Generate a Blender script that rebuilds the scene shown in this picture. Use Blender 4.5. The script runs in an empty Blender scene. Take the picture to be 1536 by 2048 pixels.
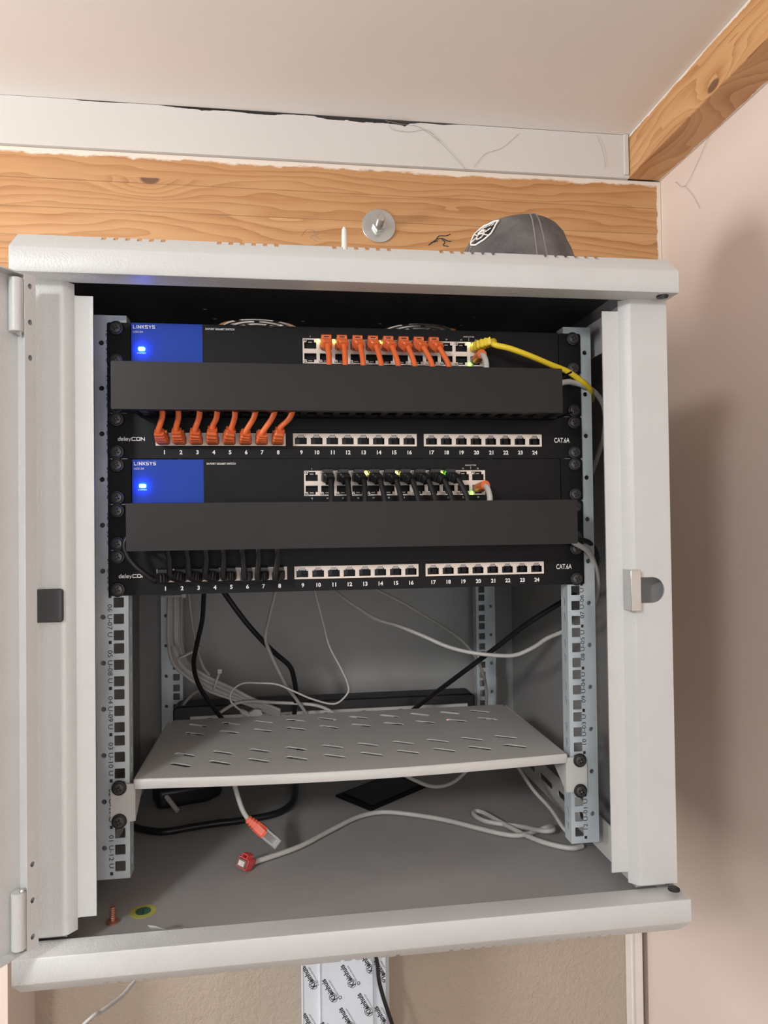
import bpy, bmesh, math, random
from mathutils import Vector, Matrix, noise
random.seed(7)
S = 0.001            # the numbers below are millimetres
Z0 = 1270.0          # height of the cabinet's lowest rack unit above the room floor
sc = bpy.context.scene
COL = sc.collection
def V(x, y, z): return Vector((x*S, y*S, (z+Z0)*S))

# ------------------------------------------------------------------ camera
cam_d = bpy.data.cameras.new('camera'); cam = bpy.data.objects.new('camera', cam_d); COL.objects.link(cam)
sc.camera = cam
cam_d.sensor_fit = 'VERTICAL'; cam_d.sensor_height = 36.0; cam_d.lens = 36.0*1443.35/2048
cam_d.clip_start = 0.01
def rodr(r):
    return Matrix.Rotation(Vector(r).length, 3, Vector(r).normalized())
Bm = Matrix(((1,0,0),(0,0,-1),(0,1,0)))
Rw = rodr((-0.0177368778, -0.137387174, -0.0115854018)) @ Bm
M3 = Matrix((Rw[0], -Rw[1], -Rw[2])).transposed()
cam.matrix_world = Matrix.Translation(V(-72.435, -730.324, 333.1136)) @ M3.to_4x4()

# ------------------------------------------------------------------ light
w = bpy.data.worlds.new('World'); sc.world = w; w.use_nodes = True
w.node_tree.nodes['Background'].inputs[0].default_value = (1.0, 0.97, 0.95, 1)
w.node_tree.nodes['Background'].inputs[1].default_value = 0.25
def area(name, loc, target, size, power, color, sy=None):
    d = bpy.data.lights.new(name, 'AREA'); d.shape = 'RECTANGLE'; d.size = size; d.size_y = sy or size
    d.energy = power; d.color = color
    o = bpy.data.objects.new(name, d); COL.objects.link(o); o.location = V(*loc)
    o.rotation_euler = (V(*target)-V(*loc)).to_track_quat('-Z', 'Y').to_euler()
    return o
area('window_light', (-2000, -380, 300), (200, 200, 250), 0.40, 26, (1.0, 0.985, 0.97), 0.5)      # low window to the left
area('front_fill_light', (100, -2450, 300), (0, 0, 300), 0.9, 5.5, (1.0, 1.0, 1.0), 0.9)            # soft fill added behind the viewer, no real source
_l = bpy.data.lights.new('lamp_light', 'POINT'); _l.energy = 45; _l.shadow_soft_size = .12; _l.color = (1.0, 0.985, 0.97)
_o = bpy.data.objects.new('lamp_light', _l); COL.objects.link(_o); _o.location = V(-1080, -1780, 925)
sc.view_settings.view_transform = 'Standard'
sc.view_settings.look = 'None'
sc.view_settings.exposure = 0.70
sc.view_settings.gamma = 1.0
sc.view_settings.use_curve_mapping = False

# ------------------------------------------------------------------ materials
class NT:
    def __init__(s, name):
        s.m = bpy.data.materials.new(name); s.m.use_nodes = True; s.t = s.m.node_tree
        s.b = s.t.nodes['Principled BSDF']
    def n(s, typ, **k):
        o = s.t.nodes.new('ShaderNode'+typ)
        for a, v in k.items(): setattr(o, a, v)
        return o
    def l(s, a, b): s.t.links.new(a, b)
    def val(s, x): s_ = s.n('Value'); s_.outputs[0].default_value = x; return s_.outputs[0]
    def math(s, op, a, b=None, c=None, clamp=False):
        o = s.n('Math', operation=op); o.use_clamp = clamp
        for i, v in enumerate((a, b, c)):
            if v is None: continue
            if isinstance(v, (int, float)): o.inputs[i].default_value = v
            else: s.l(v, o.inputs[i])
        return o.outputs[0]
    def noise(s, scale, vec=None, detail=2, rough=.5, dist=0):
        o = s.n('TexNoise'); o.inputs['Scale'].default_value = scale; o.inputs['Detail'].default_value = detail
        o.inputs['Roughness'].default_value = rough; o.inputs['Distortion'].default_value = dist
        if vec is None: vec = s.obj()
        s.l(vec, o.inputs['Vector']); return o.outputs['Fac']
    def obj(s):
        return s.n('TexCoord').outputs['Object']
    def pos(s):
        return s.n('NewGeometry').outputs['Position']
    def mapv(s, vec, scale=(1,1,1), loc=(0,0,0)):
        o = s.n('Mapping'); o.inputs['Scale'].default_value = scale; o.inputs['Location'].default_value = loc
        s.l(vec, o.inputs['Vector']); return o.outputs[0]
    def ramp(s, fac, stops):
        o = s.n('ValToRGB'); e = o.color_ramp.elements
        while len(e) < len(stops): e.new(.5)
        for i, (p, c) in enumerate(stops): e[i].position = p; e[i].color = (*c, 1) if len(c) == 3 else c
        s.l(fac, o.inputs[0]); return o.outputs[0]
    def mix(s, f, a, b):
        o = s.n('Mix', data_type='RGBA')
        for i, v in ((0, f), (6, a), (7, b)):
            if isinstance(v, (int, float)): o.inputs[i].default_value = v
            elif isinstance(v, tuple): o.inputs[i].default_value = (*v, 1)
            else: s.l(v, o.inputs[i])
        return o.outputs[2]
    def bump(s, h, strength, dist=.001):
        o = s.n('Bump'); o.inputs['Strength'].default_value = strength; o.inputs['Distance'].default_value = dist
        s.l(h, o.inputs['Height']); s.l(o.outputs[0], s.b.inputs['Normal'])
    def set(s, **k):
        for a, v in k.items():
            i = s.b.inputs[a.replace('_', ' ')]
            if isinstance(v, (int, float)): i.default_value = v
            elif isinstance(v, tuple): i.default_value = (*v, 1)
            else: s.l(v, i)
        return s
def plain(name, col, rough=.5, metal=0, var=.08, spec=.5, bump=0, bscale=600):
    t = NT(name); f = t.noise(25, t.pos(), 3)
    a = tuple(c*(1-var) for c in col); b = tuple(min(1, c*(1+var)) for c in col)
    t.set(Base_Color=t.ramp(f, [(.3, a), (.7, b)]), Roughness=rough, Metallic=metal)
    t.b.inputs['Specular IOR Level'].default_value = spec
    if bump: t.bump(t.noise(bscale, t.pos(), 2), bump, .0006)
    return t.m
def emit(name, col, strength):
    t = NT(name); t.set(Base_Color=col, Emission_Color=col, Emission_Strength=strength); return t.m

CAB = plain('light_grey_powder_coat', (.565, .58, .58), .36, 0, .02, .5, .45, 560)
CABIN = plain('light_grey_shaded_inside', (.35, .35, .345), .5, 0, .03, .5, .15, 700)  # same grey as outside, darkened to carry the shade indoors
SHELF = plain('shelf_grey_coat', (.52, .52, .505), .4, 0, .02, .5, .12, 800)
BLK = plain('black_panel_coat', (.007, .007, .008), .45, 0, .1, .15, .15, 900)
COVER = plain('charcoal_cover_coat', (.013, .0125, .0125), .42, 0, .06, .25, .10, 900)
VBLK = plain('deep_black_plastic', (.008, .008, .009), .45, 0, .1)
CBLK = plain('black_cable_rubber', (.011, .011, .012), .38, 0, .1, .35)
SCRW = plain('black_screw_metal', (.075, .072, .070), .3, .4, .1)
GALV0 = NT('galvanised_steel')
_g = GALV0.noise(60, GALV0.mapv(GALV0.pos(), (1, 1, .25)), 3)
GALV0.set(Base_Color=GALV0.ramp(_g, [(.3, (.50, .57, .61)), (.7, (.64, .70, .74))]), Metallic=.35, Roughness=GALV0.ramp(_g, [(.3, (.32,)*3), (.7, (.45,)*3)]))
GALV = GALV0.m
ZINC = plain('bright_zinc', (.62, .63, .62), .25, .9, .15)
ORG = plain('orange_rubber', (.72, .150, .045), .42, 0, .06)
ORG2 = plain('orange_clear_boot', (.80, .13, .07), .35, 0, .06)
YEL = plain('yellow_rubber', (.78, .58, .03), .4, 0, .04)
GRY = plain('light_grey_cable', (.50, .49, .47), .42, 0, .05)
DGRY = plain('dim_grey_cable', (.34, .33, .32), .45, 0, .05)
WHT = plain('white_plastic', (.74, .70, .66), .4, 0, .03)
PORTW = plain('port_frame_cream', (.82, .72, .64), .38, .0, .03)
TAB = plain('port_tab_grey', (.34, .32, .32), .35, .2, .05)
INK = plain('white_print', (.85, .84, .82), .5, 0, .02)
BINK = plain('black_print', (.015, .016, .022), .5, 0, .02)
BLUE = plain('blue_label', (.018, .060, .40), .5, 0, .04, .15)
LEDB = emit('blue_led_glow', (.016, .10, 1.0), 70)
LEDY = emit('yellow_led_glow', (.95, .85, .10), 5)
LEDG = emit('green_led_glow', (.25, 1.0, .05), 5)
LEDR = emit('red_led_glow', (1.0, .08, .10), 8)
LEDO = plain('unlit_led_lens', (.75, .74, .70), .3, 0, .02)
STUD = plain('copper_stud', (.45, .20, .13), .35, .5, .1)
GRN = plain('green_sticker', (.05, .14, .09), .5, 0, .05)
YST = plain('yellow_sticker', (.45, .46, .10), .5, 0, .05)
PAPER = plain('paper', (.78, .77, .74), .7, 0, .02)
def clear(name, col, alpha):
    t = NT(name); t.set(Base_Color=col, Roughness=.12, Transmission_Weight=alpha, IOR=1.45); return t.m
CLR = clear('clear_plastic', (.85, .82, .80), .85)

def plaster(name, col, bscale, bstr, var=.04, big=2.0):
    t = NT(name); p = t.pos()
    f = t.noise(big, p, 3); a = tuple(c*(1-var) for c in col); b = tuple(c*(1+var) for c in col)
    t.set(Base_Color=t.ramp(f, [(.3, a), (.7, b)]), Roughness=.75)
    h = t.math('ADD', t.noise(bscale, p, 4, .6), t.math('MULTIPLY', t.noise(bscale*4, p, 2), .25))
    t.bump(h, bstr, .004); return t.m
WALLB = plaster('rough_plaster', (.42, .35, .285), 70, .6)
WALLR = plaster('smooth_pink_plaster', (.66, .555, .495), 9, .10)
CEIL = plaster('ceiling_paint', (.76, .72, .685), 14, .10)
BOARD = plaster('white_board_paint', (.57, .545, .52), 12, .12)
FLOORM = plaster('dull_floor_covering', (.22, .17, .13), 20, .2)

def wood(name, axis, knots, paint=None, lam=None, base=0.0, seed=0.0):
    """pine: grain runs along world axis (0 x, 1 y); knots are (u mm, v mm, radius mm) along the grain / across it"""
    t = NT(name); sp = t.n('SeparateXYZ'); t.l(t.pos(), sp.inputs[0])
    u = sp.outputs[axis]; v = sp.outputs[2]; o = sp.outputs[1-axis]
    cb = t.n('CombineXYZ')
    t.l(t.math('MULTIPLY', u, 1.6), cb.inputs[0])
    vv = t.math('ADD', v, t.math('MULTIPLY', o, .6))
    t.l(t.math('MULTIPLY', vv, 9), cb.inputs[1]); cb.inputs[2].default_value = seed
    warp = t.noise(1.6, cb.outputs[0], 3, .5)
    field = t.math('ADD', vv, t.math('MULTIPLY', warp, .11))
    dark = None
    for (ku, kv, kr) in knots:
        du = t.math('MULTIPLY', t.math('SUBTRACT', u, ku*S), .55)
        dv = t.math('SUBTRACT', v, (kv+Z0)*S)
        d2 = t.math('ADD', t.math('MULTIPLY', du, du), t.math('MULTIPLY', dv, dv))
        g = t.math('EXPONENT', t.math('MULTIPLY', d2, -1/((kr*2.6*S)**2)))
        field = t.math('ADD', field, t.math('MULTIPLY', g if not lam else t.math('MULTIPLY', g, t.math('LESS_THAN', v, (890+Z0)*S)), kr*S*4.2))
        k = t.math('MULTIPLY', t.math('SUBTRACT', 1.25, t.math('DIVIDE', t.math('SQRT', d2), kr*.62*S)), 3.0, clamp=True)
        if lam: k = t.math('MULTIPLY', k, t.math('LESS_THAN', v, (890+Z0)*S))
        dark = k if dark is None else t.math('MAXIMUM', dark, k)
    if lam:
        cell = t.math('FLOOR', t.math('DIVIDE', t.math('SUBTRACT', v, (lam[0]+Z0)*S), lam[1]*S))
        field = t.math('ADD', field, t.math('MULTIPLY', cell, .0137))
    band = t.math('FRACT', t.math('MULTIPLY', field, 62))
    band = t.math('POWER', band, 1.6)
    wide = t.math('FRACT', t.math('MULTIPLY', field, 17))
    fine = t.noise(1, t.mapv(t.pos(), (14, 14, 500) if axis == 0 else (14, 14, 500)), 3, .6)
    f = t.math('ADD', t.math('MULTIPLY', band, .38), t.math('ADD', t.math('MULTIPLY', fine, .42), t.math('MULTIPLY', wide, .20)))
    col = t.ramp(f, [(.12, (.58, .335, .155)), (.45, (.50, .265, .11)), (.72, (.39, .18, .066)), (.95, (.24, .095, .035))])
    if lam:
        lc = t.n('TexWhiteNoise', noise_dimensions='1D'); t.l(t.math('ADD', cell, seed), lc.inputs['W'])
        col = t.mix(t.math('MULTIPLY', lc.outputs[0], .30), col, (.36, .17, .065))
        fr = t.math('FRACT', t.math('DIVIDE', t.math('SUBTRACT', v, (lam[0]+Z0)*S), lam[1]*S))
        col = t.mix(t.math('MULTIPLY', t.math('LESS_THAN', fr, .025), .55), col, (.14, .065, .03))
    if dark is not None: col = t.mix(t.math('MULTIPLY', dark, .85), col, (.10, .045, .022))
    if paint: # remains of white paint along an edge: (kind, level mm, spread mm)
        msk = None
        for (kind, lev, spr) in paint:
            n = t.noise(35, t.mapv(t.pos(), (.6, .6, 1.5)), 5, .7)
            c = {'z': v, 'x': sp.outputs[0]}[kind]
            off = Z0 if kind == 'z' else 0
            e = t.math('DIVIDE', t.math('SUBTRACT', c, (abs(lev)+off)*S), spr*S)
            if lev < 0: e = t.math('MULTIPLY', e, -1)
            mm = t.math('ADD', e, t.math('MULTIPLY', t.math('SUBTRACT', n, .5), 3.0))
            mm = t.math('MULTIPLY', mm, 2, clamp=True)
            msk = mm if msk is None else t.math('MAXIMUM', msk, mm)
        col = t.mix(msk, col, (.72, .64, .56))
    t.set(Base_Color=col, Roughness=.5)
    t.bump(t.math('ADD', fine, band), .12, .0008)
    return t.m
WOODX = wood('pine_beam_back', 0, [(-279, 888, 12), (-560, 870, 8)], [('z', 919, 7), ('x', 581, 4)], (925-45*6, 45), seed=2.3)
WOODY = wood('pine_beam_side', 1, [(195, 940, 11)], [('z', 999, 4), ('x', 585, 4)], None, seed=6.1)

# ------------------------------------------------------------------ mesh helpers
class MB:
    def __init__(s): s.bm = bmesh.new(); s.mi = 0; s.mats = []
    def mat(s, m):
        if m not in s.mats: s.mats.append(m)
        s.mi = s.mats.index(m); return s
    def _f(s, vs):
        try: f = s.bm.faces.new(vs); f.material_index = s.mi; return f
        except ValueError: return None
    def box(s, x0, x1, y0, y1, z0, z1, T=None):
        c = [(x, y, z) for x in (x0, x1) for y in (y0, y1) for z in (z0, z1)]
        v = [s.bm.verts.new(T @ Vector(p) if T else p) for p in c]
        for q in ((0,1,3,2),(4,6,7,5),(0,4,5,1),(2,3,7,6),(0,2,6,4),(1,5,7,3)): s._f([v[i] for i in q])
        return s
    def prism(s, pts, axis, a, b, T=None):
        """closed 2D outline swept along axis: axis 'x' -> pts (y,z); 'y' -> (x,z); 'z' -> (x,y)"""
        def P(p, h):
            q = {'x': (h, p[0], p[1]), 'y': (p[0], h, p[1]), 'z': (p[0], p[1], h)}[axis]
            return T @ Vector(q) if T else q
        A = [s.bm.verts.new(P(p, a)) for p in pts]; B = [s.bm.verts.new(P(p, b)) for p in pts]; n = len(pts)
        for i in range(n): s._f([A[i], A[(i+1) % n], B[(i+1) % n], B[i]])
        s._f(A); s._f(B[::-1]); return s
    def rings(s, R, cap=True, closed=False):
        vs = [[s.bm.verts.new(p) for p in r] for r in R]; n = len(vs[0])
        m = len(vs)
        for k in range(m-1 if not closed else m):
            for i in range(n): s._f([vs[k][i], vs[k][(i+1) % n], vs[(k+1) % m][(i+1) % n], vs[(k+1) % m][i]])
        if cap and not closed: s._f(vs[0][::-1]); s._f(vs[-1])
        return s
    def tube(s, pts, r, res=10, cap=True):
        R = []; n = None; P = [Vector(p) for p in pts]
        for i, p in enumerate(P):
            t = ((P[i+1] if i+1 < len(P) else p) - (P[i-1] if i else p)).normalized()
            if n is None:
                n = t.orthogonal().normalized()
            else:
                n = (n - t*n.dot(t)).normalized()
            b = t.cross(n); rr = r[i] if isinstance(r, (list, tuple)) else r
            R.append([p + (n*math.cos(2*math.pi*k/res) + b*math.sin(2*math.pi*k/res))*rr for k in range(res)])
        return s.rings(R, cap)
    def lathe(s, prof, c, axis='y', res=24, cap=True):
        """prof: (radius, height along axis)"""
        R = []
        for r, h in prof:
            ring = []
            for k in range(res):
                a = 2*math.pi*k/res; u, v = r*math.cos(a), r*math.sin(a)
                ring.append({'y': (c[0]+u, c[1]+h, c[2]+v), 'z': (c[0]+u, c[1]+v, c[2]+h), 'x': (c[0]+h, c[1]+u, c[2]+v)}[axis])
            R.append(ring)
        return s.rings(R, cap)
    def mesh(s, me, T):
        off = []
        for v in me.vertices: off.append(s.bm.verts.new(T @ v.co))
        for p in me.polygons: s._f([off[i] for i in p.vertices])
        bpy.data.meshes.remove(me); return s
    def plate(s, outline, holes, t, T):
        """sheet metal: 2D outline with holes, thickness t; T maps (u,v,w) to place"""
        cu = bpy.data.curves.new('c', 'CURVE'); cu.dimensions = '2D'; cu.fill_mode = 'BOTH'; cu.extrude = t/2
        for poly in [outline]+list(holes):
            sp = cu.splines.new('POLY'); sp.points.add(len(poly)-1)
            for i, p in enumerate(poly): sp.points[i].co = (p[0], p[1], 0, 1)
            sp.use_cyclic_u = True
        ob = bpy.data.objects.new('c', cu); me = bpy.data.meshes.new_from_object(ob)
        bpy.data.objects.remove(ob); bpy.data.curves.remove(cu)
        return s.mesh(me, T)
    def text(s, body, x0, x1, z0, z1, T, bold=0.0, ext=.04, shear=0):
        """lettering scaled to fill the box x0..x1, z0..z1 of the plane T"""
        cu = bpy.data.curves.new('t', 'FONT'); cu.body = body; cu.size = 1; cu.offset = bold; cu.shear = shear; cu.extrude = 0; cu.resolution_u = 3
        ob = bpy.data.objects.new('t', cu); me = bpy.data.meshes.new_from_object(ob)
        bpy.data.objects.remove(ob); bpy.data.curves.remove(cu)
        xs = [v.co.x for v in me.vertices]; ys = [v.co.y for v in me.vertices]
        ax, bx, ay, by = min(xs), max(xs), min(ys), max(ys)
        if x1 is None: wd = (bx-ax)*(z1-z0)/(by-ay); x0, x1 = x0-wd/2, x0+wd/2
        for v in me.vertices:
            v.co = (x0+(v.co.x-ax)/(bx-ax)*(x1-x0), z0+(v.co.y-ay)/(by-ay)*(z1-z0), ext)
        return s.mesh(me, T)
STROKES = {'L': [[(0,1),(0,0),(1,0)]], 'I': [[(.5,0),(.5,1)]], 'N': [[(0,0),(0,1),(1,0),(1,1)]], 'K': [[(0,0),(0,1)],[(1,1),(.35,.52),(1,0)]],
 'S': [[(1,1),(.12,1),(0,.9),(0,.6),(.12,.5),(.88,.5),(1,.4),(1,.1),(.88,0),(0,0)]], 'Y': [[(0,1),(.5,.5),(1,1)],[(.5,.5),(.5,0)]],
 'C': [[(1,1),(.12,1),(0,.88),(0,.12),(.12,0),(1,0)]], 'O': [[(.12,0),(0,.12),(0,.88),(.12,1),(.88,1),(1,.88),(1,.12),(.88,0),(.12,0)]],
 'd': [[(1,1.25),(1,0),(.12,0),(0,.12),(0,.62),(.12,.72),(1,.72)]], 'e': [[(1,0),(.12,0),(0,.12),(0,.62),(.12,.72),(1,.72),(1,.38),(0,.38)]],
 'l': [[(.5,1.25),(.5,0)]], 'y': [[(0,.72),(.5,.02)],[(1,.72),(.3,-.3)]]}
def strokes(mb, word, widths, x0, x1, z0, h, t, T, ext=.05):
    """square-cut sign lettering made of straight bars"""
    tot = sum(widths); gap = (x1-x0)*.035; u = (x1-x0-gap*(len(word)-1))/tot; x = x0
    for ch, w_ in zip(word, widths):
        for ln in STROKES[ch]:
            P = [Vector((x+t/2+a*(w_*u-t), z0+t/2+b*(h-t))) for a, b in ln]
            for p, q in zip(P, P[1:]):
                d = (q-p).normalized()*t/2; n = Vector((-d.y, d.x)); p2, q2 = p-d, q+d
                ext += .012
                vs = [mb.bm.verts.new(T @ Vector((v.x, v.y, ext))) for v in (p2+n, p2-n, q2-n, q2+n)]
                mb._f(vs)
        x += w_*u+gap
def front(y): # plane facing the room: (u,v,w) -> (x=u, z=v), w towards the camera
    return Matrix(((1,0,0,0),(0,0,-1,y),(0,1,0,0),(0,0,0,1)))
def flat(z): return Matrix.Translation((0, 0, z))
def sidep(x): # plane x = const: (u,v) -> (y,z)
    return Matrix(((0,0,1,x),(1,0,0,0),(0,1,0,0),(0,0,0,1)))
def rect(x0, x1, y0, y1): return [(x0,y0),(x1,y0),(x1,y1),(x0,y1)]
def rrect(x0, x1, y0, y1, r, k=3):
    o = []
    for cx, cy, a0 in ((x1-r,y0+r,-90),(x1-r,y1-r,0),(x0+r,y1-r,90),(x0+r,y0+r,180)):
        for i in range(k+1):
            a = math.radians(a0+90*i/k); o.append((cx+r*math.cos(a), cy+r*math.sin(a)))
    return o
def circ(x, y, r, n=14): return [(x+r*math.cos(2*math.pi*i/n), y+r*math.sin(2*math.pi*i/n)) for i in range(n)]
def slot(x0, y0, x1, y1, r, k=4):
    a = math.atan2(y1-y0, x1-x0); o = []
    for cx, cy, s in ((x1, y1, a-math.pi/2), (x0, y0, a+math.pi/2)):
        for i in range(k+1): o.append((cx+r*math.cos(s+math.pi*i/k), cy+r*math.sin(s+math.pi*i/k)))
    return o
def spline(pts, n=8):
    P = [Vector(p) for p in pts]; o = []
    for i in range(len(P)-1):
        a = P[i-1] if i else P[i]*2-P[i+1]; b, c = P[i], P[i+1]; d = P[i+2] if i+2 < len(P) else c*2-b
        for k in range(n):
            t = k/n
            o.append(.5*((2*b)+(c-a)*t+(2*a-5*b+4*c-d)*t*t+(3*b-a-3*c+d)*t**3))
    o.append(P[-1]); return o

def wl(o):
    v = Vector((0,0,0))
    while o: v = v + o.location; o = o.parent
    return v
def obj(name, mb, m=None, parent=None, bevel=0, smooth=35, loc=None, seg=2):
    """links mb (room millimetres) as ONE mesh object, child of parent; loc (mm) = its own origin"""
    me = bpy.data.meshes.new(name); bm = mb.bm
    bmesh.ops.recalc_face_normals(bm, faces=bm.faces)
    o = bpy.data.objects.new(name, me); COL.objects.link(o)
    pw = wl(parent) if parent else Vector((0,0,0))
    if loc is None:
        if parent: own = pw
        else:
            n = len(bm.verts); own = V(sum(v.co.x for v in bm.verts)/n, sum(v.co.y for v in bm.verts)/n, min(v.co.z for v in bm.verts))
    else: own = V(*loc)
    for v in bm.verts: v.co = V(*v.co) - own
    if smooth:
        for f in bm.faces: f.smooth = True
    bm.to_mesh(me); bm.free()
    if smooth: me.set_sharp_from_angle(angle=math.radians(smooth))
    for mm in (mb.mats or [m]): me.materials.append(mm)
    o.location = own - pw
    if parent: o.parent = parent
    if bevel:
        b = o.modifiers.new('bevel', 'BEVEL'); b.width = bevel*S; b.segments = seg; b.limit_method = 'ANGLE'; b.angle_limit = math.radians(40)
        b.use_clamp_overlap = True
    return o
def tag(o, label=None, cat=None, group=None, kind=None):
    if label: o['label'] = label
    if cat: o['category'] = cat
    if group: o['group'] = group
    if kind: o['kind'] = kind
    return o
def thing(name, loc, label, cat, group=None):
    o = bpy.data.objects.new(name, None); COL.objects.link(o); o.location = V(*loc); o.empty_display_size = .02
    return tag(o, label, cat, group)
def dup(o, parent, loc):
    """a copy of a part (mm place) under parent, with its own children"""
    c = o.copy(); COL.objects.link(c); c.parent = parent; c.location = V(*loc) - wl(parent)
    for ch in [k for k in bpy.data.objects if k.parent == o]:
        d = ch.copy(); COL.objects.link(d); d.parent = c
    return c
def struct(name, mb, m=None, **k): return tag(obj(name, mb, m, **k), kind='structure')

# way points of the loose cables (millimetres)
DATA = {
    'black_left': [(-171,190,264),(-174,206,247),(-178,221,213),(-187,237,179),(-193,253,150),(-188,269,119),(-172,284,87),(-154,300,56)],
    'black_mid': [(-153,180,264),(-148,195,250),(-123,210,211),(-99,225,180),(-84,240,162),(-67,255,143),(-61,270,121),(-59,285,99),(-62,300,59)],
    'grey_mid': [(-81,150,265),(-84,166,251),(-92,181,219),(-97,197,195),(-96,212,180),(-89,228,159),(-80,243,136),(-70,259,113),(-60,274,96),(-38,290,60)],
    'thin_plug': [(-33,250,256),(-32,248,242),(-23,247,205),(-14,245,170),(2,244,138),(10,242,118),(9,241,106),(-8,239,94),(-36,238,101),(-63,236,114),(-84,234,124),(-107,233,127),(-128,231,128),(-142,230,119),(-144,228,108),(-138,227,100),(-130,225,94)],
    'thin_tip': [(-130,225,94),(-119,222,87),(-105,222,91)],
    'grey_flat': [(-164,300,74),(-143,297,86),(-119,294,89),(-91,291,87),(-53,289,84),(-30,286,81),(-11,283,73),(2,280,61)],
    'grey_arc_r': [(-15,260,258),(-6,246,244),(8,231,233),(26,217,221),(45,203,210),(72,189,202),(102,174,190),(130,160,178),(158,146,172),(188,131,170),(205,117,173),(222,103,184),(233,89,196),(245,74,205),(256,60,215)],
    'grey_dim_r': [(34,200,259),(47,214,247),(79,229,230),(116,243,207),(143,258,190),(176,272,166),(200,287,138),(214,301,111),(222,316,87),(226,330,59)],
    'black_diag': [(256,60,249),(254,96,237),(222,131,207),(199,167,177),(178,203,149),(148,239,115),(125,274,86),(110,310,62)],
    'under_loop': [(65,150,34),(71,154,24),(88,159,13),(104,163,5),(120,167,2),(137,171,5),(155,176,16),(161,180,22)],
    'right_drop': [(218,160,23),(224,120,8),(234,90,-4),(237,60,-13),(242,42,-19)],
    'floor_red': [(-111,80,-37),(-92,90,-37),(-58,112,-37),(-20,150,-37),(17,184,-37),(50,193,-37),(85,179,-37),(123,155,-37),(155,126,-37),(186,101,-37),(206,99,-37),(228,109,-37),(239,104,-32),(235,85,-28),(222,85,-28),(208,121,-37),(172,142,-37),(162,163,-37),(165,175,-37),(175,170,-37),(190,132,-37),(208,93,-37),(225,70,-37),(245,56,-37),(260,59,-37)],
    'hang': [(-136,120,53),(-132,112,40),(-127,105,26),(-122,100,14),(-116,97,5)],
    'hang_boot': [(-116,97,5),(-101,93,-15),(-79,90,-26)],
    'black_loop': [(-59,371,-35),(-61,288,-35),(-65,248,-35),(-75,223,-35),(-94,206,-35),(-131,195,-35),(-161,191,-35),(-191,184,-35),(-219,177,-35),(-244,186,-35),(-268,205,-35)],
    'yellow': [(132,-28,514),(138,-34,511),(153,-36,507),(175,-32,501),(200,-22,495),(219,-14,491),(231,-10,486),(245,-6,478),(256,4,472),(272,40,470)],
    'grey_r1': [(191,-30,472),(214,-20,477),(232,-8,479),(252,0,475),(271,15,466),(283,30,452),(288,45,431),(287,60,410),(286,75,391)],
    'grey_r2': [(204,-30,320),(228,-14,310),(244,-6,302),(254,2,289),(262,12,273),(267,25,255),(271,45,236)],
    'black_r2': [(204,-30,322),(231,-12,315),(248,0,311),(261,12,301),(271,30,289),(281,60,277)],
    'below': [(-253,300,-258),(-275,300,-278),(-292,280,-289),(-313,260,-294),(-338,250,-307)],
    'bundle0': [(-238,340,264),(-237,335,229),(-237,330,197),(-236,325,170),(-229,315,143),(-210,308,125),(-181,305,105),(-153,302,94),(-119,300,81),(-81,298,64)],
    'bundle1': [(-233,340,264),(-232,335,229),(-232,330,197),(-231,325,170),(-225,315,143),(-207,308,126),(-180,305,107),(-152,302,96),(-119,300,83),(-81,298,65)],
    'bundle2': [(-228,340,264),(-228,335,229),(-227,330,197),(-226,325,169),(-220,315,143),(-203,308,126),(-178,305,109),(-151,302,97),(-119,300,84),(-81,298,67)],
    'bundle3': [(-223,340,264),(-223,335,228),(-222,330,197),(-221,325,169),(-217,315,143),(-200,308,127),(-177,305,110),(-150,302,98),(-119,300,85),(-81,298,67)],
    'bundle4': [(-234,340,264),(-234,335,229),(-233,330,197),(-232,325,170),(-219,315,143),(-201,308,128),(-175,305,114),(-147,302,101),(-119,300,87),(-81,298,70)],
    'bundle5': [(-229,340,264),(-229,335,229),(-229,330,197),(-227,325,170),(-213,315,143),(-196,308,130),(-173,305,116),(-145,302,104),(-119,300,89),(-81,298,72)],
    'bundle6': [(-225,340,264),(-224,335,228),(-224,330,197),(-223,325,169),(-209,315,142),(-193,308,130),(-171,305,118),(-144,302,105),(-119,300,91),(-81,298,74)],
    'bundle7': [(-220,340,264),(-219,335,228),(-219,330,197),(-218,325,169),(-210,315,143),(-194,308,129),(-174,305,114),(-147,302,102),(-119,300,88),(-81,298,71)],
    'left_low': [(-224,345,69),(-214,335,84),(-200,325,98),(-187,318,104)],
    'grey_up': [(-206,300,266),(-204,300,238),(-201,300,207),(-195,300,169),(-187,300,141),(-178,302,126)],
}

# ================================================================== room
XW, YW, ZC, YB = 590, 570, 1005, 450
FZ = -1270
struct('floor', MB().box(-2600, XW+20, -2600, YW+20, FZ-20, FZ), FLOORM, smooth=0)
struct('wall_back', MB().box(-2600, XW+20, YW, YW+30, FZ, ZC), WALLB, smooth=0)
struct('wall_right', MB().box(XW, XW+30, -2600, YW, FZ, ZC), WALLR, smooth=0)
struct('ceiling', MB().box(-2600, XW+30, -2600, 443.9, ZC, ZC+30).box(-2600, XW+30, -2600, YW+30, ZC+30, ZC+50), CEIL, smooth=0)
struct('pier_left', MB().box(-620, -497, YB, YW, FZ, 688), WALLR, smooth=0)  # plastered pier standing forward of the back wall, not a side wall
tag(obj('wooden_beam', MB().box(-2600, XW, YB, YW, 688, 929.3), WOODX, bevel=1.5),
    'wide horizontal pine beam on the back wall behind the cabinet', 'beam')
tag(obj('wooden_beam', MB().box(528, XW, -2600, YB, 930.5, ZC), WOODY, bevel=1.5),
    'narrow pine beam running along the top of the right wall', 'beam')
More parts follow.
